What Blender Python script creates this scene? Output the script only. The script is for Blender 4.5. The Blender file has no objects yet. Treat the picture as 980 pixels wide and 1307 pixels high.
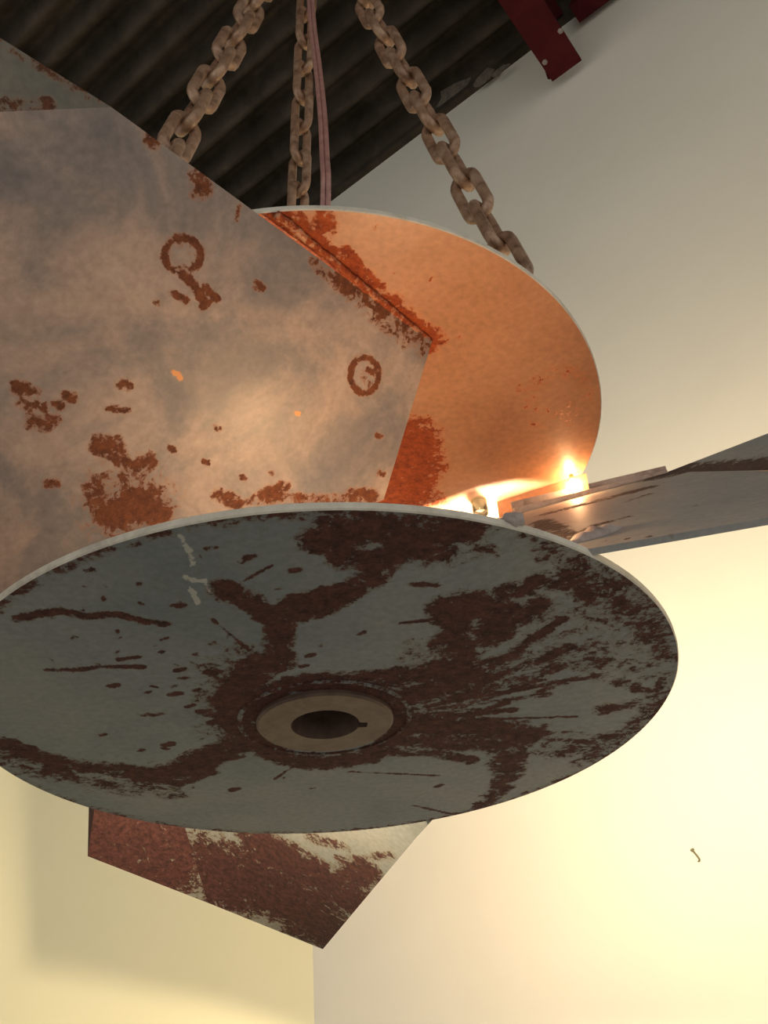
import bpy, bmesh, math, random
import numpy as np
from mathutils import Vector, Matrix
from mathutils.bvhtree import BVHTree

random.seed(7)
scene = bpy.context.scene
C = scene.collection

# ------------------------------------------------------------------ camera
S = 0.30                                  # rotor disc radius in metres
Z0 = 1.95                                 # height of the lower disc's underside
F, PIT, YAW, ROLL = 1172.3, 0.6429, 0.0162, -0.085
CAM = Vector((0.1796 * S, -2.4643 * S, Z0 - 1.1173 * S))
fw = Vector((math.sin(YAW) * math.cos(PIT), math.cos(YAW) * math.cos(PIT), math.sin(PIT)))
r0 = Vector((math.cos(YAW), -math.sin(YAW), 0)); u0 = r0.cross(fw)
RT = r0 * math.cos(ROLL) + u0 * math.sin(ROLL)
UP = -r0 * math.sin(ROLL) + u0 * math.cos(ROLL)
cd = bpy.data.cameras.new('camera'); cam = bpy.data.objects.new('camera', cd); C.objects.link(cam)
cd.sensor_fit = 'HORIZONTAL'; cd.sensor_width = 36; cd.lens = F / 980 * 36
cd.clip_start = 0.02
cam.matrix_world = Matrix(((RT.x, UP.x, -fw.x, CAM.x), (RT.y, UP.y, -fw.y, CAM.y), (RT.z, UP.z, -fw.z, CAM.z), (0, 0, 0, 1)))
scene.camera = cam

# ------------------------------------------------------------------ light and exposure
w = bpy.data.worlds.new('world'); scene.world = w; w.use_nodes = True
bgn = w.node_tree.nodes['Background']
bgn.inputs[0].default_value = (1.0, 0.97, 0.91, 1); bgn.inputs[1].default_value = 0.50
vs = scene.view_settings
vs.view_transform = 'Standard'; vs.look = 'None'; vs.gamma = 1; vs.exposure = 0.2
vs.use_curve_mapping = False
BULB = 60.0                               # emission of the lit bulbs
WARM = (1.0, 0.56, 0.26, 1)
WHITE = (1.0, 0.80, 0.54, 1)

def pix_ray(px, py):
    return (fw + RT * ((px - 490) / F) + UP * ((653.5 - py) / F)).normalized()
def at_z(px, py, z):                      # z in rotor units above the lower disc
    d = pix_ray(px, py); zz = Z0 + z * S
    return CAM + d * ((zz - CAM.z) / d.z)
def W(x, y, z): return Vector((x * S, y * S, Z0 + z * S))   # rotor units to metres
def rot(v, deg):
    a = math.radians(deg); c, s = math.cos(a), math.sin(a)
    return Vector((v[0] * c - v[1] * s, v[0] * s + v[1] * c, v[2]))

# ------------------------------------------------------------------ object helpers
def tag(o, label, cat=None, group=None, kind=None):
    if label: o['label'] = label
    if cat: o['category'] = cat
    if group: o['group'] = group
    if kind: o['kind'] = kind
    return o
def empty(name, loc):
    o = bpy.data.objects.new(name, None); C.objects.link(o); o.location = loc; o.empty_display_size = .05
    return o
def link_mesh(name, me, parent=None):
    o = bpy.data.objects.new(name, me); C.objects.link(o)
    if parent:
        o.parent = parent
        top = parent
        m = Matrix.Identity(4)
        chain = []
        while top: chain.append(top); top = top.parent
        for t in reversed(chain): m = m @ t.matrix_parent_inverse @ t.matrix_basis
        o.matrix_parent_inverse = m.inverted()
    return o
def bm_obj(name, bm, mats, parent=None, smooth=False):
    me = bpy.data.meshes.new(name)
    bmesh.ops.recalc_face_normals(bm, faces=bm.faces)
    if smooth:
        for f in bm.faces: f.smooth = True
    bm.to_mesh(me); bm.free()
    for m in (mats if isinstance(mats, (list, tuple)) else [mats]): me.materials.append(m)
    return link_mesh(name, me, parent)
def tube(bm, pts, rad, seg=10, closed=False):
    pts = [Vector(p) for p in pts]; n = len(pts); rings = []
    prev = None
    for i, p in enumerate(pts):
        if closed: t = (pts[(i + 1) % n] - pts[i - 1]).normalized()
        else: t = (pts[min(i + 1, n - 1)] - pts[max(i - 1, 0)]).normalized()
        if prev is None:
            a = t.orthogonal().normalized()
        else:
            a = (prev - t * prev.dot(t)).normalized()
        prev = a; b = t.cross(a)
        rr = rad[i] if isinstance(rad, (list, tuple)) else rad
        rings.append([bm.verts.new(p + (a * math.cos(2 * math.pi * k / seg) + b * math.sin(2 * math.pi * k / seg)) * rr) for k in range(seg)])
    for i in range(n if closed else n - 1):
        A, B = rings[i], rings[(i + 1) % n]
        for k in range(seg): bm.faces.new((A[k], A[(k + 1) % seg], B[(k + 1) % seg], B[k]))
    if not closed:
        bm.faces.new(rings[0]); bm.faces.new(rings[-1])
def lathe(bm, prof, origin, axis=Vector((0, 0, 1)), seg=32, cap=True):
    axis = Vector(axis).normalized(); a = axis.orthogonal().normalized(); b = axis.cross(a)
    rings = []
    for r, h in prof:
        rings.append([bm.verts.new(origin + axis * h + (a * math.cos(2 * math.pi * k / seg) + b * math.sin(2 * math.pi * k / seg)) * max(r, 1e-5)) for k in range(seg)])
    for A, B in zip(rings, rings[1:]):
        for k in range(seg): bm.faces.new((A[k], A[(k + 1) % seg], B[(k + 1) % seg], B[k]))
    if cap:
        bm.faces.new(rings[0]); bm.faces.new(rings[-1])
def prism(bm, pts, vec):
    a = [bm.verts.new(p) for p in pts]; b = [bm.verts.new(Vector(p) + vec) for p in pts]
    bm.faces.new(a); bm.faces.new(b[::-1])
    for i in range(len(a)):
        j = (i + 1) % len(a); bm.faces.new((a[i], a[j], b[j], b[i]))
def obox(bm, c, ax, ay, az):              # box from centre and three half-axis vectors
    prism(bm, [c - ax - ay - az, c + ax - ay - az, c + ax + ay - az, c - ax + ay - az], az * 2)

# ------------------------------------------------------------------ materials
def nodes(name):
    m = bpy.data.materials.new(name); m.use_nodes = True
    nt = m.node_tree; b = nt.nodes['Principled BSDF']
    return m, nt, b
def nn(nt, typ, **kw):
    n = nt.nodes.new(typ)
    for k, v in kw.items(): setattr(n, k, v)
    return n
def noise(nt, scale, detail=6, rough=.6, dist=0.0, vec=None):
    n = nn(nt, 'ShaderNodeTexNoise'); n.inputs['Scale'].default_value = scale
    n.inputs['Detail'].default_value = detail; n.inputs['Roughness'].default_value = rough
    n.inputs['Distortion'].default_value = dist
    if vec is None:
        if 'tc' not in nt.nodes:
            tc = nn(nt, 'ShaderNodeNewGeometry'); tc.name = 'tc'
        nt.links.new(nt.nodes['tc'].outputs['Position'], n.inputs['Vector'])
    else: nt.links.new(vec, n.inputs['Vector'])
    return n.outputs['Fac']
def ramp(nt, fac, stops, interp='LINEAR'):
    r = nn(nt, 'ShaderNodeValToRGB'); r.color_ramp.interpolation = interp
    e = r.color_ramp.elements
    while len(e) < len(stops): e.new(.5)
    for el, (p, c) in zip(e, stops):
        el.position = p; el.color = (*c, 1) if len(c) == 3 else c
    nt.links.new(fac, r.inputs[0]); return r.outputs[0]
def math_(nt, op, a, b=None, clamp=False):
    n = nn(nt, 'ShaderNodeMath', operation=op, use_clamp=clamp)
    for i, v in enumerate((a, b)):
        if v is None: continue
        if isinstance(v, (int, float)): n.inputs[i].default_value = v
        else: nt.links.new(v, n.inputs[i])
    return n.outputs[0]
def mix(nt, fac, a, b, mode='MIX'):
    n = nn(nt, 'ShaderNodeMix', data_type='RGBA', blend_type=mode)
    if isinstance(fac, (int, float)): n.inputs[0].default_value = fac
    else: nt.links.new(fac, n.inputs[0])
    for i, v in ((6, a), (7, b)):
        if isinstance(v, tuple): n.inputs[i].default_value = (*v, 1) if len(v) == 3 else v
        else: nt.links.new(v, n.inputs[i])
    return n.outputs[2]
def bump(nt, h, b, strength=.3, dist=.002):
    n = nn(nt, 'ShaderNodeBump'); n.inputs['Strength'].default_value = strength; n.inputs['Distance'].default_value = dist
    nt.links.new(h, n.inputs['Height']); nt.links.new(n.outputs[0], b.inputs['Normal'])

def rusty_paint(name, base_stops, rust_dark, rust_light, halo, rough=.5, metal=0.0, base_scale=6.0, speck=.0, spec=.5, scrape=(.46, .45, .40)):
    """worn paint or plate; the vertex attribute 'rust' says where the rust has grown, noise breaks up its edge"""
    m, nt, b = nodes(name)
    base = ramp(nt, noise(nt, base_scale, 6, .6, .5), base_stops)
    fine = noise(nt, 160, 3, .6)
    base = mix(nt, .22, base, ramp(nt, fine, [(.3, (.02, .02, .02)), (.7, (.55, .55, .55))]), 'OVERLAY')
    at = nn(nt, 'ShaderNodeAttribute'); at.attribute_name = 'rust'
    a = at.outputs['Fac']
    n1 = noise(nt, 55, 9, .72, .6); n2 = noise(nt, 210, 5, .7)
    nz = math_(nt, 'ADD', math_(nt, 'MULTIPLY', n1, .7), math_(nt, 'MULTIPLY', n2, .45))
    gate = math_(nt, 'MULTIPLY', a, 5, True)
    f = math_(nt, 'ADD', a, math_(nt, 'MULTIPLY', math_(nt, 'MULTIPLY', math_(nt, 'SUBTRACT', nz, .585), 3.4), gate))
    if speck:
        sp = noise(nt, 70, 4, .7)
        f = math_(nt, 'MAXIMUM', f, math_(nt, 'MULTIPLY', math_(nt, 'SUBTRACT', sp, 1 - speck), 9))
    halo_f = ramp(nt, f, [(.16, (0, 0, 0)), (.46, (1, 1, 1))])
    core_f = ramp(nt, f, [(.42, (0, 0, 0)), (.60, (1, 1, 1))])
    rn = noise(nt, 130, 9, .8)
    rc = ramp(nt, rn, [(.36, rust_dark), (.64, rust_light)])
    col = mix(nt, math_(nt, 'MULTIPLY', halo_f, .55), base, halo)
    col = mix(nt, core_f, col, rc)
    sc_ = nn(nt, 'ShaderNodeAttribute'); sc_.attribute_name = 'scrape'
    sf = ramp(nt, math_(nt, 'ADD', sc_.outputs['Fac'], math_(nt, 'MULTIPLY', math_(nt, 'MULTIPLY', math_(nt, 'SUBTRACT', n2, .5), 2.0), math_(nt, 'MULTIPLY', sc_.outputs['Fac'], 4, True))), [(.4, (0, 0, 0)), (.65, (1, 1, 1))])
    col = mix(nt, math_(nt, 'MULTIPLY', sf, .75), col, scrape)
    nt.links.new(col, b.inputs['Base Color'])
    nt.links.new(ramp(nt, core_f, [(0, (rough,) * 3), (1, (.9,) * 3)]), b.inputs['Roughness'])
    if metal: nt.links.new(math_(nt, 'MULTIPLY', math_(nt, 'SUBTRACT', 1, core_f), metal), b.inputs['Metallic'])
    b.inputs['Specular IOR Level'].default_value = spec
    h = math_(nt, 'ADD', math_(nt, 'MULTIPLY', math_(nt, 'MULTIPLY', core_f, rn), 1.0), math_(nt, 'MULTIPLY', fine, .06))
    bump(nt, h, b, .5, .0025)
    return m
def plain(name, stops, scale=20, rough=.6, metal=0.0, bmp=.2, spec=.5):
    m, nt, b = nodes(name)
    n = noise(nt, scale, 7, .65, .5)
    nt.links.new(ramp(nt, n, stops), b.inputs['Base Color'])
    b.inputs['Roughness'].default_value = rough; b.inputs['Metallic'].default_value = metal
    b.inputs['Specular IOR Level'].default_value = spec
    if bmp: bump(nt, noise(nt, scale * 6, 5), b, bmp, .001)
    return m
def emit(name, col, s):
    m, nt, b = nodes(name)
    b.inputs['Base Color'].default_value = (.8, .8, .8, 1)
    b.inputs['Emission Color'].default_value = col; b.inputs['Emission Strength'].default_value = s
    return m

M_low = rusty_paint('grey_paint_rust', [(.30, (.145, .170, .192)), (.5, (.190, .208, .224)), (.70, (.240, .245, .242))],
                    (.020, .006, .006), (.115, .040, .030), (.13, .10, .065), rough=.55, speck=.27, spec=.25)
M_up = rusty_paint('patinated_steel', [(.28, (.40, .195, .105)), (.5, (.50, .255, .14)), (.72, (.56, .31, .18))],
                   (.16, .022, .006), (.42, .085, .015), (.55, .17, .05), rough=.34, base_scale=9)
M_blade = rusty_paint('bare_steel_stains', [(.30, (.15, .145, .155)), (.45, (.23, .205, .195)), (.56, (.36, .285, .245)), (.72, (.43, .35, .29))],
                      (.06, .018, .008), (.19, .058, .018), (.34, .15, .07), rough=.42, base_scale=11, scrape=(.75, .30, .06))
M_tip = rusty_paint('dark_olive_steel', [(.30, (.11, .105, .085)), (.5, (.15, .14, .11)), (.70, (.19, .175, .14))],
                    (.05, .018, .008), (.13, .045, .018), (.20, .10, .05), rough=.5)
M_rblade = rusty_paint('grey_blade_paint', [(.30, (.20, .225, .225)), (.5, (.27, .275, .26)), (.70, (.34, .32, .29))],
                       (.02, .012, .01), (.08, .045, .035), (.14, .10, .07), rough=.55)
M_bblade = rusty_paint('rusted_blade_paint', [(.30, (.20, .21, .19)), (.5, (.24, .24, .21)), (.70, (.27, .26, .22))],
                       (.022, .009, .008), (.105, .038, .028), (.17, .12, .06), rough=.6, spec=.25)
M_rim = plain('worn_bright_rim', [(.3, (.42, .38, .31)), (.5, (.62, .57, .47)), (.7, (.72, .68, .58))], 45, .5, 0, .2)
M_bar = plain('weathered_edge_bar', [(.3, (.20, .15, .13)), (.5, (.38, .31, .28)), (.7, (.50, .44, .40))], 60, .6, 0, .3)
M_hub = plain('brown_hub_steel', [(.3, (.065, .036, .026)), (.5, (.110, .068, .048)), (.7, (.150, .100, .070))], 40, .55, .2, .3)
M_chain = plain('rusty_chain_steel', [(.30, (.15, .08, .045)), (.5, (.36, .215, .135)), (.70, (.52, .36, .25))], 55, .36, .3, .25)
M_cord = plain('pink_clear_cord', [(.3, (.30, .14, .12)), (.7, (.48, .26, .22))], 80, .3, 0, 0)
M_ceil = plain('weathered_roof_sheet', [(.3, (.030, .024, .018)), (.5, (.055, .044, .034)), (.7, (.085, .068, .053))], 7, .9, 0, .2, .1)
M_beam = plain('maroon_beam_paint', [(.3, (.055, .008, .010)), (.7, (.090, .014, .015))], 12, .8, 0, .1, .08)
M_wall = plain('cream_white_wall', [(.3, (.80, .765, .66)), (.7, (.83, .80, .70))], 3, .85, 0, .05)
M_wall2 = plain('yellowed_wall', [(.3, (.78, .74, .50)), (.7, (.81, .77, .54))], 3, .85, 0, .05)
M_floor = plain('concrete_floor', [(.3, (.36, .36, .35)), (.7, (.46, .46, .44))], 2, .7, 0, .1)
M_flake = plain('peeling_flashing', [(.3, (.06, .05, .04)), (.7, (.17, .14, .11))], 40, .8)
M_nail = plain('dull_nail', [(.3, (.16, .15, .09)), (.7, (.24, .22, .13))], 60, .5, .4)
M_bolt = plain('pale_bolt_head', [(.3, (.24, .19, .17)), (.7, (.34, .28, .25))], 60, .5)
M_sock = plain('lamp_holder_brass', [(.3, (.45, .33, .18)), (.7, (.6, .45, .25))], 60, .35, .6)
M_on = emit('lit_bulb_glass', WARM, BULB)
M_on2 = emit('bright_capsule_glass', WARM, BULB * 5)
M_on3 = emit('bright_bulb_glass', WHITE, BULB * 14)
M_on4 = emit('small_bulb_glass', WARM, BULB * 2)
mg, ntg, bg_ = nodes('clear_glass')
bg_.inputs['Transmission Weight'].default_value = 1; bg_.inputs['Roughness'].default_value = .05; bg_.inputs['Base Color'].default_value = (.95, .92, .88, 1)
M_glass = mg

# ------------------------------------------------------------------ rust painting (strokes are seen in the photo, cast on the built surface)
def set_rust(o, strokes, extra=None, attr='rust'):
    """strokes: (list of 3D points, radius in metres, strength)"""
    me = o.data; n = len(me.vertices)
    co = np.empty(n * 3); me.vertices.foreach_get('co', co); co = co.reshape(-1, 3)
    r = np.zeros(n)
    for pts, rad, val in strokes:
        P = np.array([[p.x, p.y, p.z] for p in pts])
        lo = P.min(0) - rad * 1.25; hi = P.max(0) + rad * 1.25
        idx = np.where(((co >= lo) & (co <= hi)).all(1))[0]
        if not len(idx): continue
        q = co[idx]; best = np.full(len(idx), 1e9)
        if len(P) == 1: best = np.linalg.norm(q - P[0], axis=1)
        for a, b in zip(P[:-1], P[1:]):
            ab = b - a; L = ab @ ab + 1e-12
            t = np.clip(((q - a) @ ab) / L, 0, 1)
            best = np.minimum(best, np.linalg.norm(q - (a + t[:, None] * ab), axis=1))
        s = np.clip((1 - best / (rad * 1.25)) / .85, 0, 1); s = s * (2 - s)
        r[idx] = np.maximum(r[idx], s * val)
    if extra is not None: r = np.maximum(r, extra(co))
    at = me.attributes.new(attr, 'FLOAT', 'POINT'); at.data.foreach_set('value', r.astype(np.float32))
def bvh_of(o):
    me = o.data
    return BVHTree.FromPolygons([v.co for v in me.vertices], [p.vertices[:] for p in me.polygons])
def cast_strokes(bv, lst):
    out = []
    for pts, rad, val in lst:
        P = []; dist = 1
        for (x, y) in pts:
            h = bv.ray_cast(CAM, pix_ray(x, y))
            if h[0] is not None: P.append(h[0]); dist = h[3]
        if P: out.append((P, rad / F * dist * 1.15, val))
    return out
def ring_px(cx, cy, rx, ry, n=18):
    return [(cx + rx * math.cos(2 * math.pi * k / n), cy + ry * math.sin(2 * math.pi * k / n)) for k in range(n + 1)]

# ================================================================== THE ROOM
ZC = CAM.z + 2.8                                       # underside of the roof at the wall
P1 = Vector((CAM.x - .07, CAM.y + 1.90, 0)); P2 = Vector((CAM.x + .76, CAM.y + 1.29, 0))
wd = (P2 - P1).normalized(); wn = Vector((wd.y, -wd.x, 0))      # along the wall; wn points into the room
if wn.y > 0: wn = -wn
def wall_hit(px, py, off=0.0):
    d = pix_ray(px, py); t = (P1 + wn * off - CAM).dot(wn) / d.dot(wn); return CAM + d * t
corner = wall_hit(400, 1255); corner.z = 0
we = P1 + wd * 2.6
def slab(name, a, b, thick, mat, z0, z1, nrm):
    bm = bmesh.new(); o = nrm * -thick
    prism(bm, [Vector((a.x, a.y, z0)), Vector((b.x, b.y, z0)), Vector((b.x, b.y, z1)), Vector((a.x, a.y, z1))], o)
    ob = bm_obj(name, bm, mat); tag(ob, None, None, None, 'structure'); return ob
wr = slab('wall_right', corner, we, .12, M_wall, 0, ZC, wn)
ld = Vector((-1, .06, 0)).normalized(); lnrm = Vector((ld.y, -ld.x, 0)); lnrm = lnrm if lnrm.y < 0 else -lnrm
le = corner + ld * 3.2
wl = slab('wall_left', corner, le, .12, M_wall2, 0, ZC, lnrm)
bm = bmesh.new(); prism(bm, [Vector((-3.6, -3.2, -.1)), Vector((2.6, -3.2, -.1)), Vector((2.6, 2.2, -.1)), Vector((-3.6, 2.2, -.1))], Vector((0, 0, .1)))
tag(bm_obj('floor', bm, M_floor), None, kind='structure')

# corrugated roof: waves run along the right-hand wall
PITCH, AMP = .098, .034
bm = bmesh.new(); nper = 12; across = 4.6; span0, span1 = -4.2, 2.9
top = []
N = int(across / PITCH * nper)
for i in range(N + 1):
    sdist = -0.35 + i * PITCH / nper
    ph = (i % nper) / nper * 2 * math.pi
    z = ZC + .03 + AMP * math.sin(ph)
    base = P1 + wn * sdist
    a = base + wd * span0; b = base + wd * span1
    top.append((bm.verts.new((a.x, a.y, z)), bm.verts.new((b.x, b.y, z)), bm.verts.new((a.x, a.y, z + .003)), bm.verts.new((b.x, b.y, z + .003))))
for A, B in zip(top, top[1:]):
    bm.faces.new((A[0], A[1], B[1], B[0])); bm.faces.new((A[2], B[2], B[3], A[3]))
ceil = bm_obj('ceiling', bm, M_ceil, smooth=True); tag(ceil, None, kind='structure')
# flashing along the top of the wall, torn in places
bm = bmesh.new()
c = P1 + wd * .2 + wn * .012; c.z = ZC - .012
obox(bm, c, wd * 2.0, wn * .012, Vector((0, 0, .014)))
tag(bm_obj('trim_1', bm, M_ceil), None, kind='structure')

# maroon roof beam crossing the sheets, ending at the wall, and the girt beside it
beam = empty('roof_beam', (0, 0, 0))
tag(beam, 'dark maroon steel roof beam bolted under the corrugated roof, ending at the wall', 'beam')
e0 = wall_hit(719, 84, .05)                              # centre of the beam's lower end
zb = e0.z
dirb = wn.copy()
def bpt(s, t, z): return Vector((e0.x, e0.y, 0)) + dirb * s + wd * t + Vector((0, 0, z))
hw = .047
bm = bmesh.new(); obox(bm, bpt(.85, 0, zb + .007), dirb * .87, wd * hw, Vector((0, 0, .007))); o = bm_obj('bottom_flange', bm, M_beam, beam)
bm = bmesh.new(); obox(bm, bpt(.85, 0, (zb + ZC) / 2), dirb * .87, wd * .006, Vector((0, 0, (ZC - zb) / 2 - .012))); bm_obj('web', bm, M_beam, beam)
bm = bmesh.new(); obox(bm, bpt(.85, 0, ZC - .016), dirb * .87, wd * hw, Vector((0, 0, .007))); bm_obj('top_flange', bm, M_beam, beam)
for (bx, by) in ((695, 79), (715, 39)):
    d = pix_ray(bx, by); hit = CAM + d * ((zb - CAM.z) / d.z)
    bm = bmesh.new(); lathe(bm, [(.008, 0), (.008, .005), (.005, .007)], hit + Vector((0, 0, .001)), Vector((0, 0, -1)), 6); bm_obj('bolt', bm, M_bolt, beam)
bm = bmesh.new(); hh = wall_hit(701, 99, .04); tube(bm, [hh + Vector((0, 0, .05)), hh], .006, 8); bm_obj('stud', bm, M_beam, beam)
girt = empty('wall_girt', (0, 0, 0)); tag(girt, 'blackish maroon steel girt along the wall top beside the roof beam', 'beam')
g0 = wall_hit(742, 16, .05)
bm = bmesh.new(); obox(bm, g0 + wd * .55 + Vector((0, 0, .02)), wd * .57, wn * .03, Vector((0, 0, .006))); bm_obj('flange', bm, M_beam, girt)
bm = bmesh.new(); obox(bm, g0 + wd * .55 + Vector((0, 0, .10)) - wn * .025, wd * .57, wn * .006, Vector((0, 0, .08))); bm_obj('web', bm, M_beam, girt)

# ================================================================== THE ROTOR
rotor = empty('fan_rotor', (0, 0, Z0))
tag(rotor, 'large rusty steel fan rotor of two discs and three slanted blades hung from chains', 'fan rotor')
TH = .021
def disc(name, z, mats, hole, dr, nseg):
    radii = [hole + .0005] + list(np.arange(hole + dr, 1 - dr * .6, dr)) + [.9965]
    bm = bmesh.new()
    lay = bm.faces.layers.int.new('m')
    def ring(r, zz): return [bm.verts.new(W(r * math.cos(2 * math.pi * k / nseg), r * math.sin(2 * math.pi * k / nseg), zz)) for k in range(nseg)]
    low = [ring(r, z) for r in radii]
    e1 = ring(1.0, z + .003); e2 = ring(1.0, z + TH - .003); t1 = ring(.9965, z + TH); t0 = ring(hole + .0005, z + TH)
    seq = low + [e1, e2, t1, t0, low[0]]
    for i, (A, B) in enumerate(zip(seq, seq[1:])):
        mi = 1 if i in (len(low), len(low) - 1) else 0
        for k in range(nseg):
            f = bm.faces.new((A[k], A[(k + 1) % nseg], B[(k + 1) % nseg], B[k])); f.material_index = mi
    return bm_obj(name, bm, mats, rotor)
low = disc('disc', 0.0, [M_low, M_rim], .13, .0085, 640)
low['label'] = 'grey painted lower disc with dark rust patches and a bored hub'
upd = disc('disc', 1.004, [M_up, M_rim], .05, .011, 480)
upd['label'] = 'upper disc with an orange patinated underside and pale rim'

# ---- rust on the lower disc
L = []
def st(pts, r, v=1.0): L.append((pts, r, v))
st([(412, 690), (470, 678), (540, 688), (596, 676)], 30, .95); st([(440, 712), (500, 708), (560, 700)], 26, .9)
st([(420, 668), (520, 664), (610, 672)], 16, .8); st([(470, 735), (490, 715)], 22, .9)
st([(284, 752), (312, 765), (340, 782), (372, 786), (410, 776), (445, 752), (474, 738)], 21, 1)
st([(380, 768), (430, 758), (460, 745)], 20, 1); st([(352, 780), (358, 810), (350, 842)], 17, .95)
st([(348, 842), (322, 858), (300, 882), (296, 912), (308, 940)], 24, 1)
st(ring_px(414, 922, 100, 52), 22, .95)
st([(310, 950), (268, 966), (228, 984), (196, 992)], 24, 1); st([(262, 985), (228, 998)], 14, .9)
st([(190, 988), (140, 982), (92, 978), (50, 968), (8, 950)], 21, .85); st([(0, 962), (60, 985), (130, 1002)], 16, .6)
st([(24, 790), (44, 784), (76, 780), (108, 786), (150, 784), (180, 792), (212, 797)], 7.5, .95)
st([(62, 855), (100, 855), (130, 851), (182, 851)], 5, .95); st([(150, 842), (178, 838)], 4, .9)
# fan of rust on the hub's right
st([(470, 868), (530, 862), (580, 850)], 26, .95); st([(510, 890), (560, 880), (600, 862)], 26, 1)
st([(572, 772), (580, 800), (588, 840), (570, 868)], 22, .9); st([(600, 768), (640, 780), (625, 815)], 26, .95)
st([(596, 820), (640, 800), (690, 772)], 22, .85); st([(640, 760), (690, 742), (730, 738)], 22, .8)
st([(560, 880), (620, 855), (680, 815), (720, 790)], 9, .85); st([(570, 896), (640, 862), (700, 838), (725, 825)], 10, .8)
st([(580, 905), (650, 882), (720, 850)], 8, .75); st([(590, 915), (660, 893), (720, 872)], 7, .7)
st([(690, 740), (740, 750), (790, 775), (835, 815)], 20, .62); st([(700, 705), (760, 735), (815, 778), (850, 835)], 16, .62)
st([(846, 870), (830, 905), (790, 945), (740, 975)], 14, .55)
st([(500, 925), (560, 925), (620, 930), (668, 940)], 28, 1); st([(520, 945), (580, 950), (640, 950)], 22, .9)
st([(665, 940), (656, 975), (640, 1005), (615, 1030)], 14, .75); st([(640, 960), (650, 985)], 20, .8)
st([(712, 960), (750, 955), (778, 938)], 17, .6); st([(775, 905), (810, 900)], 16, .6); st([(790, 870), (815, 880)], 10, .55)
st([(505, 960), (560, 962), (600, 970)], 12, .8)
st([(560, 830), (640, 800), (720, 760), (790, 800)], 46, .40); st([(560, 900), (660, 850), (760, 820), (820, 850)], 48, .38); st([(500, 930), (600, 930), (700, 950)], 46, .42); st([(440, 680), (540, 700), (620, 690)], 44, .42); st([(20, 975), (120, 1000), (220, 1010)], 26, .42); st([(300, 850), (300, 950)], 46, .4); st([(735, 800), (770, 830), (800, 850)], 14, .45); st([(660, 850), (730, 850)], 14, .5)
st([(512, 795), (545, 792), (572, 786)], 4, .9); st([(525, 745), (556, 747)], 5, .8)
for (x, y, r) in [(230, 774, 5), (226, 772, 6), (188, 884, 4), (224, 886, 6), (200, 912, 5), (186, 912, 4), (262, 908, 8), (272, 912, 7), (270, 921, 5), (144, 875, 5), (215, 950, 6), (180, 958, 4),
                  (230, 855, 6), (234, 866, 5), (272, 858, 7), (250, 835, 3), (206, 832, 3), (312, 826, 3), (172, 695, 5), (320, 712, 7), (268, 700, 6), (376, 728, 6), (114, 728, 5), (252, 880, 4), (222, 876, 4),
                  (243, 901, 5), (132, 938, 4), (210, 815, 4), (300, 1008, 5), (462, 808, 4), (455, 745, 5), (388, 850, 4), (396, 836, 5), (560, 1003, 4)]:
    st([(x - r * .7, y + 1), (x + r * .7, y - 1)], r, .9)
for k in range(46):
    x = random.uniform(60, 420); y = random.uniform(700, 1010); st([(x, y), (x + random.uniform(-6, 6), y + random.uniform(-3, 3))], random.uniform(2.2, 3.6), random.uniform(.5, .9))
for k in range(26):
    a0 = random.uniform(-.75, .12); r1 = random.uniform(110, 170); r2 = r1 + random.uniform(70, 230)
    st([(414 + r1 * math.cos(a0), 925 + r1 * .62 * math.sin(a0)), (414 + r2 * math.cos(a0), 925 + r2 * .62 * math.sin(a0))], random.uniform(3, 8), random.uniform(.5, .85))
for a, b in [((310, 742), (346, 722)), ((270, 790), (318, 830)), ((446, 985), (560, 990)), ((560, 800), (626, 782)), ((400, 960), (350, 995)), ((528, 1028), (580, 1040))]:
    st([a, b], 2.4, .75)
def low_extra(co):
    r = np.hypot(co[:, 0], co[:, 1]) / S
    e = np.clip((r - .955) / .03, 0, 1) * .5
    e[co[:, 2] > Z0 + .002] *= .2
    return e
set_rust(low, cast_strokes(bvh_of(low), L), low_extra)
L = []
st([(230, 684), (240, 700), (246, 722)], 4, .8); st([(236, 736), (250, 742), (262, 740)], 4.5, .9); st([(244, 752), (252, 770)], 4, .85); st([(262, 745), (268, 756)], 3, .7)
set_rust(low, cast_strokes(bvh_of(low), L), None, 'scrape')

# ---- rust on the upper disc's underside
L = []
st([(352, 272), (384, 300), (420, 335), (460, 368), (500, 398), (546, 436)], 20, .80)
st([(384, 292), (420, 328), (470, 372)], 11, 1.0); st([(520, 408), (540, 430), (548, 445)], 10, .9)
st([(414, 274), (420, 290)], 12, .9); st([(440, 318), (470, 352), (488, 370)], 7, .85); st([(510, 392), (540, 420)], 5, .95)
st([(520, 560), (528, 590), (516, 625), (500, 645)], 34, 1.0); st([(535, 545), (545, 580)], 18, .8); st([(540, 620), (560, 645)], 14, .6)
st(ring_px(714, 500, 36, 32), 7, .30); st(ring_px(716, 505, 30, 26), 5, .30)
for k in range(14): x = random.uniform(660, 740); y = random.uniform(470, 545); st([(x, y), (x + random.uniform(-14, 14), y + random.uniform(-14, 14))], 5, .27)
for (x, y, r) in [(530, 318, 3), (550, 357, 3), (480, 290, 3), (468, 305, 3), (500, 350, 3), (586, 430, 3)]: st([(x, y)], r, .8)
set_rust(upd, cast_strokes(bvh_of(upd), L))

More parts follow.
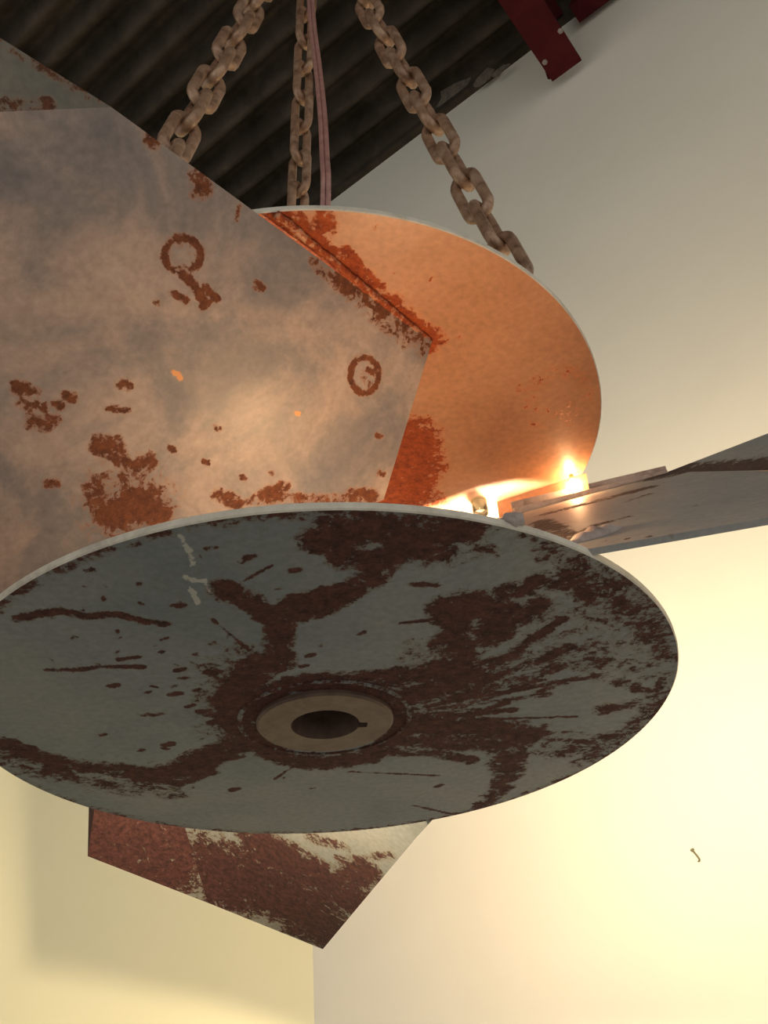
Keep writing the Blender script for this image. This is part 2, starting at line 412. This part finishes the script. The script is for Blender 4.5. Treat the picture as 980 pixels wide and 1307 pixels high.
# ---- hub
hub = empty('hub', (0, 0, Z0)); hub.parent = rotor; hub.matrix_parent_inverse = Matrix.Translation((0, 0, -Z0))
NB = 144
def bore_r(k, key=True):                                 # bore radius with the keyway cut into it
    a = math.degrees(2 * math.pi * k / NB); a = (a - 10 + 180) % 360 - 180
    return .122 if key and abs(a) < 8.2 else .098
def hub_ring(bm, r, z): return [bm.verts.new(W((r if not callable(r) else r(k)) * math.cos(2 * math.pi * k / NB), (r if not callable(r) else r(k)) * math.sin(2 * math.pi * k / NB), z)) for k in range(NB)]
def skin(bm, rings):
    for A, B in zip(rings, rings[1:]):
        for k in range(NB): bm.faces.new((A[k], A[(k + 1) % NB], B[(k + 1) % NB], B[k]))
bm = bmesh.new()
skin(bm, [hub_ring(bm, bore_r, -.016), hub_ring(bm, .19, -.016), hub_ring(bm, .196, -.010), hub_ring(bm, .196, 0), hub_ring(bm, .17, .03), hub_ring(bm, .17, 1.004), hub_ring(bm, bore_r, 1.004)])
bm_obj('hub_tube', bm, M_hub, hub)
bm = bmesh.new(); rr_ = [hub_ring(bm, bore_r, -.016), hub_ring(bm, bore_r, 1.004)]; skin(bm, rr_)
bm_obj('bore', bm, M_hub, hub)
bm = bmesh.new(); lathe(bm, [(.235 * S, .001 * S), (.240 * S, -.004 * S), (.247 * S, -.004 * S), (.252 * S, .001 * S)], Vector((0, 0, Z0)), seg=72, cap=False); 
wring = bm_obj('weld_ring', bm, M_low, hub, True)
set_rust(wring, [], lambda co: np.full(len(co), .62))

# ---- blades (right-hand blade's frame: turned by 0, -120 and 120 degrees)
A_ = Vector((.238, .595, 1.0)); K_ = Vector((1.35, .31, 1.02))
B_ = Vector((.006, .25, .687)); C_ = Vector((.27, -.09, .45)); D_ = Vector((.10, -.64, .015))
X_ = Vector((.86, -.80, .012)); T_ = Vector((2.36, -1.10, -.057)); E_ = Vector((2.49, -.526, .167))
G1 = rot(Vector((-1.33, 2.11, .35)), -120); G3 = rot(Vector((-1.30, 1.89, .70)), -120)
td = Vector((.927, -.364, .088)); G2 = K_ + td * .8
nrm_main = (K_ - A_).cross(D_ - A_).normalized()
def plate(name, polys, deg, mat, parent, th, target, shift=0.0, nm=None):
    """polys share vertices; densified where the photo shows the plate, then given thickness"""
    bm = bmesh.new(); cache = {}
    def vv(v):
        k = tuple(round(x, 5) for x in v)
        if k not in cache: cache[k] = bm.verts.new(v)
        return cache[k]
    for pl in polys:
        if len(pl) == 5 and pl[4] == 'patch':                # smooth four-sided patch
            n_ = 14; g = [[vv((pl[0] * (1 - i / n_) + pl[1] * (i / n_)) * (1 - j / n_) + (pl[3] * (1 - i / n_) + pl[2] * (i / n_)) * (j / n_)) for j in range(n_ + 1)] for i in range(n_ + 1)]
            for i in range(n_):
                for j in range(n_): bm.faces.new((g[i][j], g[i + 1][j], g[i + 1][j + 1], g[i][j + 1]))
        else: bm.faces.new([vv(v) for v in pl])
    for it in range(14):
        bmesh.ops.triangulate(bm, faces=bm.faces[:])
        es = [e for e in bm.edges if e.calc_length() > target((e.verts[0].co + e.verts[1].co) / 2)]
        if not es: break
        bmesh.ops.subdivide_edges(bm, edges=es, cuts=1)
    bmesh.ops.triangulate(bm, faces=bm.faces[:])
    bmesh.ops.recalc_face_normals(bm, faces=bm.faces)
    ng = nm.normalized() if nm else nrm_main
    ret = bmesh.ops.duplicate(bm, geom=bm.verts[:] + bm.edges[:] + bm.faces[:])
    vmap = ret['vert_map']
    bnd = [e for e in bm.edges if len(e.link_faces) == 1]
    newv = set(g for g in ret['geom'] if isinstance(g, bmesh.types.BMVert))
    off = ng * th
    orig_b = [e for e in bnd if e.verts[0] not in newv]
    for v in newv: v.co += off
    for e in orig_b:
        a, b = e.verts; bm.faces.new((a, b, vmap[b], vmap[a]))
    for v in bm.verts:
        p = rot(v.co + ng * shift, deg); v.co = W(p.x, p.y, p.z)
    return bm_obj(name, bm, mat, parent)
def tgt(fine):
    return lambda p: fine if (math.hypot(p.x, p.y) < 1.75) else .14
def on_plane(px, py, P, pn, turn):                          # photo point met on a blade plane, in the blade's own frame
    d = rot(pix_ray(px, py), turn); o = rot(Vector((CAM.x / S, CAM.y / S, (CAM.z - Z0) / S)), turn)
    return o + d * ((P - o).dot(pn) / d.dot(pn))
def on_pt(px, py, K, Ee, turn):                             # same, on the folded tip, bent up about 25 degrees from the blade
    return on_plane(px, py, K, (Ee - K).cross(td).normalized(), turn)
def tip_n(): return (E_ - K_).cross(td).normalized()
BLD = []
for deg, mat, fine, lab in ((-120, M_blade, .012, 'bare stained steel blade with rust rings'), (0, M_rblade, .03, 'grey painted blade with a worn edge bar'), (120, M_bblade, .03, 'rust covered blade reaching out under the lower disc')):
    if deg == 0:
        q = at_z(655, 656, .90); A2 = Vector((q.x / S, q.y / S, .90)); q = at_z(850, 603, 1.0); K2 = Vector((q.x / S, q.y / S, 1.0))
        d2 = (K2 - A2).normalized()
        pn = (K2 - A2).cross(X_ - A2).normalized()
        Ee = K2 + (on_plane(980, 600, K2, pn, 0) - K2).normalized() * 1.3
        bd = (on_plane(980, 687, K2, pn, 0) - X_).normalized(); D2 = X_ - bd * .30; Te = X_ + (on_plane(980, 687, K2, pn, 0) - X_).normalized() * 1.25
        D2 = Vector((.49, -.722, .02)); Te = X_ + Vector((.98, -.198, -.012)) * 1.1
        I1 = Vector((.24, .48, .93)); I2 = Vector((.29, -.05, .45)); I1 -= pn * (I1 - K2).dot(pn); I2 -= pn * (I2 - K2).dot(pn)   # unseen inner end run in like the other blades, to block bulb light
        main = [[A2, D2, X_, K2, 'patch'], [K2, X_, Te, Ee, 'patch'], [A2, I1, I2, D2]]
        tipp = [[K2, Ee, K2 + (on_pt(980, 553, K2, Ee, 0) - K2).normalized() * 1.0]]
    elif deg == 120:
        main = [[A_, B_, C_, D_, X_, K_], [K_, X_, T_, E_, 'patch']]; tipp = [[K_, E_, G1], [K_, G1, G3, G2]]
        fine = .03
    else:
        K3 = rot(at_z(140, 137, 1.0) * 1.0, 0); K3 = rot(Vector((K3.x / S, K3.y / S, 1.0)), 120)
        pn = (K3 - A_).cross(D_ - A_).normalized()
        Ee = K3 + (on_plane(0, 143, K3, pn, 120) - K3).normalized() * 1.1
        X3 = X_ - pn * (X_ - K3).dot(pn); Te = X3 + (K3 - A_).normalized() * 1.0
        main = [[A_, B_ - pn * (B_ - K3).dot(pn), C_ - pn * (C_ - K3).dot(pn), D_, X3, Te, Ee, K3]]
        tipp = [[K3, Ee, K3 + (on_pt(0, 50, K3, Ee, 120) - K3).normalized() * .9]]
    t_ = (lambda p, f=fine: f) if deg == 120 else tgt(fine)
    b = plate('blade', main, deg, mat, rotor, .016, t_)
    b['label'] = lab
    tp = plate('tip_fold', tipp, deg, M_tip if deg == -120 else mat, b, .016, t_, nm=nrm_main)  # bare blade's tip gets a darker, greener steel colour
    BLD.append((deg, b, tp))
    if deg == 0:
        nf = -nrm_main if nrm_main.z > 0 else nrm_main
        nb = -nf                                            # towards the upper, near side
        if nb.z < 0: nb = -nb
        sl = nb.cross(d2).normalized()
        if sl.z > 0: sl = -sl                                # down the slope
        Lb = (K2 - A2).length
        for o_, p_, w_, l0, l1 in ((.000, .046, .010, 0.0, 1.0), (.028, .022, .014, 0.0, .985)):
            bm = bmesh.new()
            a0 = A2 + d2 * (Lb * l0) + sl * o_; a1 = A2 + d2 * (Lb * l1) + sl * o_
            pts = [a0, a1, a1 + nb * (p_ * .55), a0 + nb * p_]
            prism(bm, [W(*v) for v in pts], sl * w_ * S)
            bm_obj('edge_bar', bm, M_bar, b)
        # bright plate behind the worn edge, hanging from the upper disc
        q0 = at_z(634, 641, 1.003); q1 = at_z(748, 604, 1.003)
        bm = bmesh.new()
        dn = Vector((0, .045 * S, -.20 * S))
        prism(bm, [q0, q1, q1 + dn, q0 + dn], Vector((0.004 * S, .014 * S, 0)))
        gus = bm_obj('gusset', bm, M_up, rotor); set_rust(gus, [])
        # torn blister on the blade face
        bv = bvh_of(b); h = bv.ray_cast(CAM, pix_ray(752, 687)); h2 = bv.ray_cast(CAM, pix_ray(795, 672)); h0 = bv.ray_cast(CAM, pix_ray(720, 697))
        if h[0] and h2[0] and h0[0]:
            bm = bmesh.new(); ax = (h2[0] - h0[0]); nh = h[1] if h[1].dot(CAM - h[0]) > 0 else -h[1]
            ax = ax - nh * ax.dot(nh); side = nh.cross(ax).normalized()
            prev = None
            rows = []
            for i in range(13):
                t = i / 12; cpt = h0[0] + (h2[0] - h0[0]) * t; ww = math.sin(math.pi * t) ** .8
                rows.append([bm.verts.new(cpt + side * (math.cos(math.pi * j / 6)) * ww * .010 + nh * (math.sin(math.pi * j / 6) * ww * .006 * (1 + .3 * math.sin(i * 2.3)))) for j in range(7)])
            for a, c_ in zip(rows, rows[1:]):
                for j in range(6): bm.faces.new((a[j], a[j + 1], c_[j + 1], c_[j]))
            bm_obj('torn_blister', bm, M_bar, b, True)
        # weld lump where the blade's bar meets the lower disc
        bm = bmesh.new(); wp = at_z(654, 664, .024)
        bmesh.ops.create_icosphere(bm, subdivisions=3, radius=.017 * S * 1.15, matrix=Matrix.Translation(wp))
        for v in bm.verts:
            k = v.co - wp; v.co = wp + Vector((k.x * 1.3, k.y, k.z * .8)) * (1 + .22 * math.sin(k.x * 900 + 1) * math.cos(k.z * 1100))
        bm_obj('weld_lump', bm, M_bar, rotor, True)

# rust strokes per blade, plus painted crease shade on the right one
for deg, b, tp in BLD:
    L = []
    if deg == -120:
        st(ring_px(233, 326, 23, 22), 5, .85); st(ring_px(233, 326, 17, 16), 9, .30); st([(228, 345), (246, 362), (262, 388)], 6, .9); st([(262, 366), (276, 382)], 5, .9)
        st([(220, 374), (238, 384)], 4.5, .9); st([(240, 358), (252, 370)], 4.5, .9); st([(258, 392), (266, 386)], 4.5, .8)
        st([(226, 330), (234, 345)], 7, .35)
        st([(252, 226), (258, 240)], 13, .8); st([(246, 222), (250, 245)], 9, .6)
        st(ring_px(465, 479, 18, 23), 4.2, .8); st([(470, 472), (474, 476)], 4, .95); st([(462, 478), (470, 490)], 5, .5)
        st([(160, 640), (172, 640)], 50, .62); st(ring_px(172, 645, 20, 16), 7, 1.0); st([(140, 652), (200, 652)], 24, .8)
        st([(190, 590), (165, 600), (140, 570), (126, 566)], 12, .75); st([(150, 566), (133, 572)], 10, .8)
        for (x, y, r) in [(30, 497, 9), (45, 499, 6), (34, 517, 8), (50, 519, 7), (75, 518, 6), (88, 506, 7), (50, 538, 11), (62, 536, 8), (160, 492, 7), (76, 533, 4), (278, 547, 4), (66, 618, 7), (220, 573, 4), (262, 590, 4),
                          (300, 640, 10), (282, 634, 9), (350, 630, 11), (338, 634, 8), (362, 620, 6), (310, 610, 4), (346, 604, 4), (452, 630, 8), (470, 632, 9), (484, 556, 4), (330, 268, 3), (486, 605, 4), (200, 180, 9), (330, 366, 6), (200, 386, 4)]:
            st([(x - r * .6, y - 1), (x + r * .6, y + 1)], r, .75)
        st([(138, 522), (164, 524)], 4.5, .9); st([(18, 490), (44, 500)], 4.5, .9)
        st([(210, 180), (196, 178)], 6, .8)
        st([(300, 250), (306, 262), (302, 282)], 3, .7)
        st([(345, 270), (380, 305), (440, 356), (500, 405), (544, 440)], 16, .62); st([(356, 292), (400, 336), (450, 382), (520, 440)], 7, .55)
        st([(290, 640), (380, 636), (480, 636)], 7, .6)
    elif deg == 0:
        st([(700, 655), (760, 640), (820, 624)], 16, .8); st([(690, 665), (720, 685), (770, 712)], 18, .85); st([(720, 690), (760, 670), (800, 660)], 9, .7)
        st([(780, 712), (800, 716)], 6, .6); st([(800, 640), (830, 630)], 5, .7); st([(858, 604), (980, 597)], 34, .95)  # last stroke paints the fold's shade and grime along the crease
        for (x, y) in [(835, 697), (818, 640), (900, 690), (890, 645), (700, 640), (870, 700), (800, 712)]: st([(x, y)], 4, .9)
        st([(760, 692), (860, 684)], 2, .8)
    else:
        st([(130, 1060), (200, 1100), (280, 1120), (360, 1140), (420, 1190)], 60, 1.0); st([(230, 1075), (340, 1085), (420, 1130), (450, 1150)], 40, 1.0); st([(410, 1140), (470, 1110)], 22, .9)
        st([(395, 1070), (440, 1080)], 9, .6); st([(470, 1095), (500, 1090)], 6, .6); st([(560, 1050), (500, 1115), (430, 1195)], 6, .7); st([(430, 1095), (455, 1105)], 6, .7)
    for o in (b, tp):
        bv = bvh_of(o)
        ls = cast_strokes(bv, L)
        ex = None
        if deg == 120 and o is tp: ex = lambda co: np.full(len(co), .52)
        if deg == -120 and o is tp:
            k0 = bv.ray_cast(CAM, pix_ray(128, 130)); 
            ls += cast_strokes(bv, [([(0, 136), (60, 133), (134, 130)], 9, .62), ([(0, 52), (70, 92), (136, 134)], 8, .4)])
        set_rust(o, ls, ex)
        if deg == -120 and o is b: set_rust(o, cast_strokes(bv, [([(221, 475), (227, 478), (230, 483)], 3.6, .95), ([(378, 527), (381, 528)], 3.5, .8)]), None, 'scrape')

# rusty weld bead along the bare blade's joint with the upper disc
bm = bmesh.new(); wpts = []; wr_ = []
for i in range(60):
    t = i / 59; q = at_z(352 + (549 - 352) * t, 273 + (437 - 273) * t, .996)
    wpts.append(q + Vector((random.uniform(-1, 1), random.uniform(-1, 1), 0)) * .0006); wr_.append(S * (.012 + .0012 * math.sin(i * 1.7) + random.uniform(-.0008, .0008)))
tube(bm, wpts, wr_, 10); wb_ = bm_obj('weld_bead', bm, M_up, rotor, True)
set_rust(wb_, [], lambda co: .56 + .16 * np.sin(co[:, 0] * 55) * np.cos(co[:, 1] * 80))
# lugs on the top of the upper disc
AP = W(.0763, .0026, 5.8786)
CH = []; TOPS = []; RINGR = .042
for k, ang in enumerate((224.578, 104.578, 344.578)):
    a = math.radians(ang); at = W(.913 * math.cos(a), .913 * math.sin(a), 1.06)
    CH.append((k, at))

# ================================================================== CHAINS
PIT_C = .2423 * S; WIRE = .0245 * S
def link_mesh_data():
    bm = bmesh.new(); hl = PIT_C / 2 + WIRE * .92; hw = .052 * S; pts = []
    st_ = hl - hw
    for k in range(11): t = math.pi * k / 10; pts.append((hw * math.cos(t), 0, st_ + hw * math.sin(t)))
    for k in range(11): t = math.pi + math.pi * k / 10; pts.append((hw * math.cos(t), 0, -st_ + hw * math.sin(t)))
    tube(bm, pts, WIRE, 9, True)
    bmesh.ops.recalc_face_normals(bm, faces=bm.faces)
    for f in bm.faces: f.smooth = True
    me = bpy.data.meshes.new('chain_link'); bm.to_mesh(me); bm.free(); me.materials.append(M_chain); return me
LM = link_mesh_data()
labels = ['rusty long link chain passing behind the big bare steel blade', 'rusty long link chain with a pink cord running beside it', 'rusty long link chain hung in front of the plain cream wall']
phase = {0: 0.5, 1: .3, 2: .155}
spin = {0: 14, 1: 48, 2: -16}
for k, at in CH:
    ch = empty('chain', at); tag(ch, labels[k], 'chain', 'three chains holding up the rotor')
    d = AP - at; Ln = d.length; d.normalize()
    vw = (at + d * (1.6 * S) - CAM).normalized(); sx = d.cross(vw).normalized(); sy = d.cross(sx)
    n = int(Ln / PIT_C)
    s0 = (phase[k] % 1.0) * 0
    first = {0: 1.252, 1: 1.20, 2: 1.15}[k] * S
    i0 = -int(first / PIT_C); s_low = None; send = Ln - RINGR / (.913 * S) * Ln - .35 * PIT_C
    for i in range(i0, n):
        s = first + i * PIT_C
        if s < .10 * S or s > send: continue
        if s_low is None: s_low = s
        s_top = s
        a = math.radians(spin[k] + (90 if i % 2 else 0))
        X = sx * math.cos(a) + sy * math.sin(a); Y = d.cross(X)
        p = at + d * s
        if s == s_low: Ylow = Y
        lk = bpy.data.objects.new('chain_link', LM); C.objects.link(lk); lk.parent = ch
        lk.matrix_parent_inverse = Matrix.Translation(-at)
        lk.matrix_basis = Matrix(((X.x, Y.x, d.x, p.x), (X.y, Y.y, d.y, p.y), (X.z, Y.z, d.z, p.z), (0, 0, 0, 1)))
    # lug: a bent bar standing on the disc, its crown inside the lowest link
    crown = at + d * (s_low - PIT_C / 2 - WIRE * .92 + WIRE * 1.5)
    zd = Z0 + (1.004 + TH) * S - .002; hz = crown.z - zd
    sd = Vector((Ylow.x, Ylow.y, 0)).normalized() * (.055 * S)
    base = Vector((crown.x - d.x / d.z * hz, crown.y - d.y / d.z * hz, zd))
    lp_ = [base - sd, base - sd + (crown - base) * .6]
    lp_ += [base + (crown - base) * (.6 + .4 * math.sin(t)) - sd * math.cos(t) for t in np.linspace(.25, math.pi - .25, 9)]
    lp_ += [base + sd + (crown - base) * .6, base + sd]
    bm = bmesh.new(); tube(bm, lp_, .015 * S, 8); bm_obj('lifting_lug', bm, M_chain, rotor, True)
    TOPS.append(at + d * (s_top + PIT_C / 2 + WIRE * .92 - WIRE * 1.75))
hook = empty('hanging_rod', AP); tag(hook, 'steel rod with a ring where the three chains meet under the roof', 'rod')
rc_ = sum(TOPS, Vector()) / 3
# ring through the three top links: a circle fitted to the three points they hang from
A3, B3, C3 = TOPS; nr_ = (B3 - A3).cross(C3 - A3).normalized(); nr_ = nr_ if nr_.z > 0 else -nr_
ab = B3 - A3; ac = C3 - A3; cr = ab.cross(ac)
cc = A3 + (cr.cross(ab) * ac.length_squared + ac.cross(cr) * ab.length_squared) / (2 * cr.length_squared)
rad_ = (A3 - cc).length; e1_ = (A3 - cc).normalized(); e2_ = nr_.cross(e1_)
def ring_pt(t, r=None): return cc + (e1_ * math.cos(t) + e2_ * math.sin(t)) * (r or rad_)
bm = bmesh.new(); tube(bm, [ring_pt(t) for t in np.linspace(0, 2 * math.pi, 36, endpoint=False)], .006, 8, True); bm_obj('ring', bm, M_chain, hook, True)
yoke = cc + nr_ * .10
angs = sorted(math.atan2((p - cc).dot(e2_), (p - cc).dot(e1_)) % (2 * math.pi) for p in TOPS)
for q in range(3):
    t = (angs[q] + (angs[(q + 1) % 3] + (2 * math.pi if q == 2 else 0))) / 2
    bm = bmesh.new(); tube(bm, [ring_pt(t), ring_pt(t, rad_ * .9) + nr_ * .05, yoke], .005, 8); bm_obj('yoke_arm', bm, M_chain, hook, True)
bm = bmesh.new(); tube(bm, [yoke - Vector((0, 0, .004)), Vector((yoke.x, yoke.y, ZC + .015))], .009, 10); bm_obj('rod', bm, M_chain, hook, True)
# cord
bm = bmesh.new()
c1 = at_z(412, 262, 1.04); cpts = []
top_c = AP + Vector((.012, -.02, -.03))
prof = [(412, 262), (411, 200), (408, 140), (402, 80), (397, 40), (394, 0), (391, -60), (389, -110)]
for i, (x, y) in enumerate(prof):
    t = i / (len(prof) - 1)
    zz = (1.6 + (5.6 - 1.6) * t)
    zz = [1.75, 2.05, 2.45, 2.95, 3.35, 3.85, 4.7, 5.6][i]
    cpts.append(at_z(x, y, zz))
cpts = [W(-.02, .12, 1.03), W(.0, .10, 1.3)] + cpts[:-1] + [Vector((yoke.x + .075, yoke.y - .075, yoke.z - .05)), Vector((yoke.x + .03, yoke.y - .03, yoke.z + .25)), Vector((yoke.x + .02, yoke.y - .02, ZC + .01))]
def smooth_path(p, n=6):
    out = []
    for i in range(len(p) - 1):
        a, b, c_, d_ = p[max(i - 1, 0)], p[i], p[i + 1], p[min(i + 2, len(p) - 1)]
        for j in range(n):
            t = j / n; out.append(.5 * ((2 * b) + (c_ - a) * t + (2 * a - 5 * b + 4 * c_ - d_) * t * t + (3 * b - a - 3 * c_ + d_) * t ** 3))
    return out + [p[-1]]
sp = smooth_path(cpts)
tube(bm, sp, .003, 8)
tube(bm, [q + RT * .0056 for q in sp], .003, 8)
cord = bm_obj('power_cord', bm, M_cord, None, True); tag(cord, 'pinkish twin power cord running up beside the middle chain', 'cord')

# ================================================================== LAMPS inside the rotor
def bulb(pos, label, up=True, sc=1.0, mat=None, lift=0.0):
    t = empty('light_bulb', pos); tag(t, label, 'light bulb', 'bulbs inside the rotor')
    s = 1 if up else -1; ax = Vector((0, 0, s))
    bm = bmesh.new(); lathe(bm, [(.017 * sc, 0), (.017 * sc, .03 * sc + lift), (.014 * sc, .034 * sc + lift), (.0125 * sc, .045 * sc + lift)], pos, ax, 20); bm_obj('socket', bm, M_sock, t, True)
    bm = bmesh.new(); pr = [(.012, .044), (.014, .052), (.022, .066), (.028, .080), (.030, .092), (.028, .105), (.021, .116), (.010, .1215), (.0005, .1225)]
    lathe(bm, [(r * sc, h * sc + lift) for r, h in pr], pos, ax, 24); bm_obj('glass', bm, mat or M_on, t, True)
zt = TH - .002
bulb(W(.34, -.60, zt), 'lit bulb on the lower disc facing the underside of the bare steel blade', sc=.55, mat=M_on4)
bulb(W(.70, .50, zt), 'lit bulb on the lower disc behind the grey blade, throwing light on the wall', sc=.8, lift=.10, mat=M_on3)
bulb(W(-.52, .42, zt), 'lit bulb on the lower disc behind the bare steel blade', sc=.8, lift=.03, mat=M_on3)
lp = at_z(731, 616, .97)
bulb(Vector((lp.x, lp.y, Z0 + 1.005 * S)), 'small lit bulb under the upper disc rim above the grey blade', up=False, sc=.13, mat=M_on2)
# clear glass cover beside the gusset
gl = empty('glass_cover', at_z(611, 640, 1.0)); tag(gl, 'small clear glass lamp cover under the upper disc beside the bright gusset', 'lamp cover')
bm = bmesh.new(); g0 = at_z(611, 640, 1.004); lathe(bm, [(.030 * S, 0), (.030 * S, .06 * S), (.026 * S, .06 * S), (.026 * S, .004 * S)], g0 + Vector((0, 0, .0005)), Vector((0, 0, -1)), 24, True); bm_obj('glass', bm, M_glass, gl, True)
bm = bmesh.new(); lathe(bm, [(.032 * S, 0), (.032 * S, .004 * S)], g0 + Vector((0, 0, .0006)), Vector((0, 0, -1)), 24, True); bm_obj('collar', bm, M_sock, gl, True)

# ================================================================== bent nail in the wall
n0 = wall_hit(889, 1101, -.004); n1 = wall_hit(892.5, 1097, .002); n2 = wall_hit(883.5, 1085, .0022)
nail = empty('bent_nail', n0); tag(nail, 'small bent nail sticking out of the cream white wall', 'nail')
bm = bmesh.new(); tube(bm, smooth_path([n0, n1, n2], 5), .0016, 8); bm_obj('shank', bm, M_nail, nail, True)
bm = bmesh.new(); dv = (n2 - n1).normalized(); lathe(bm, [(.0032, -.001), (.0032, .0015), (.002, .0022)], n2, dv, 12); bm_obj('head', bm, M_nail, nail)
# torn flakes of flashing at the wall top
for (x, y, a, sz) in ((572, 122, .075, 'largest'), (612, 104, .05, 'middling'), (638, 92, .03, 'smallest')):
    h = wall_hit(x, y, .03); bm = bmesh.new()
    pts = []
    for k in range(7):
        t = 2 * math.pi * k / 7; pts.append(h + (wd * math.cos(t) * a + (wn * .5 + Vector((0, 0, .6))) * math.sin(t) * a * .45) * random.uniform(.35, 1.3))
    prism(bm, pts, wn * .003)
    f = bm_obj('flashing_flake', bm, M_flake); tag(f, sz + ' torn flake of flashing curling where roof sheet meets wall', 'flake', 'torn flashing flakes')
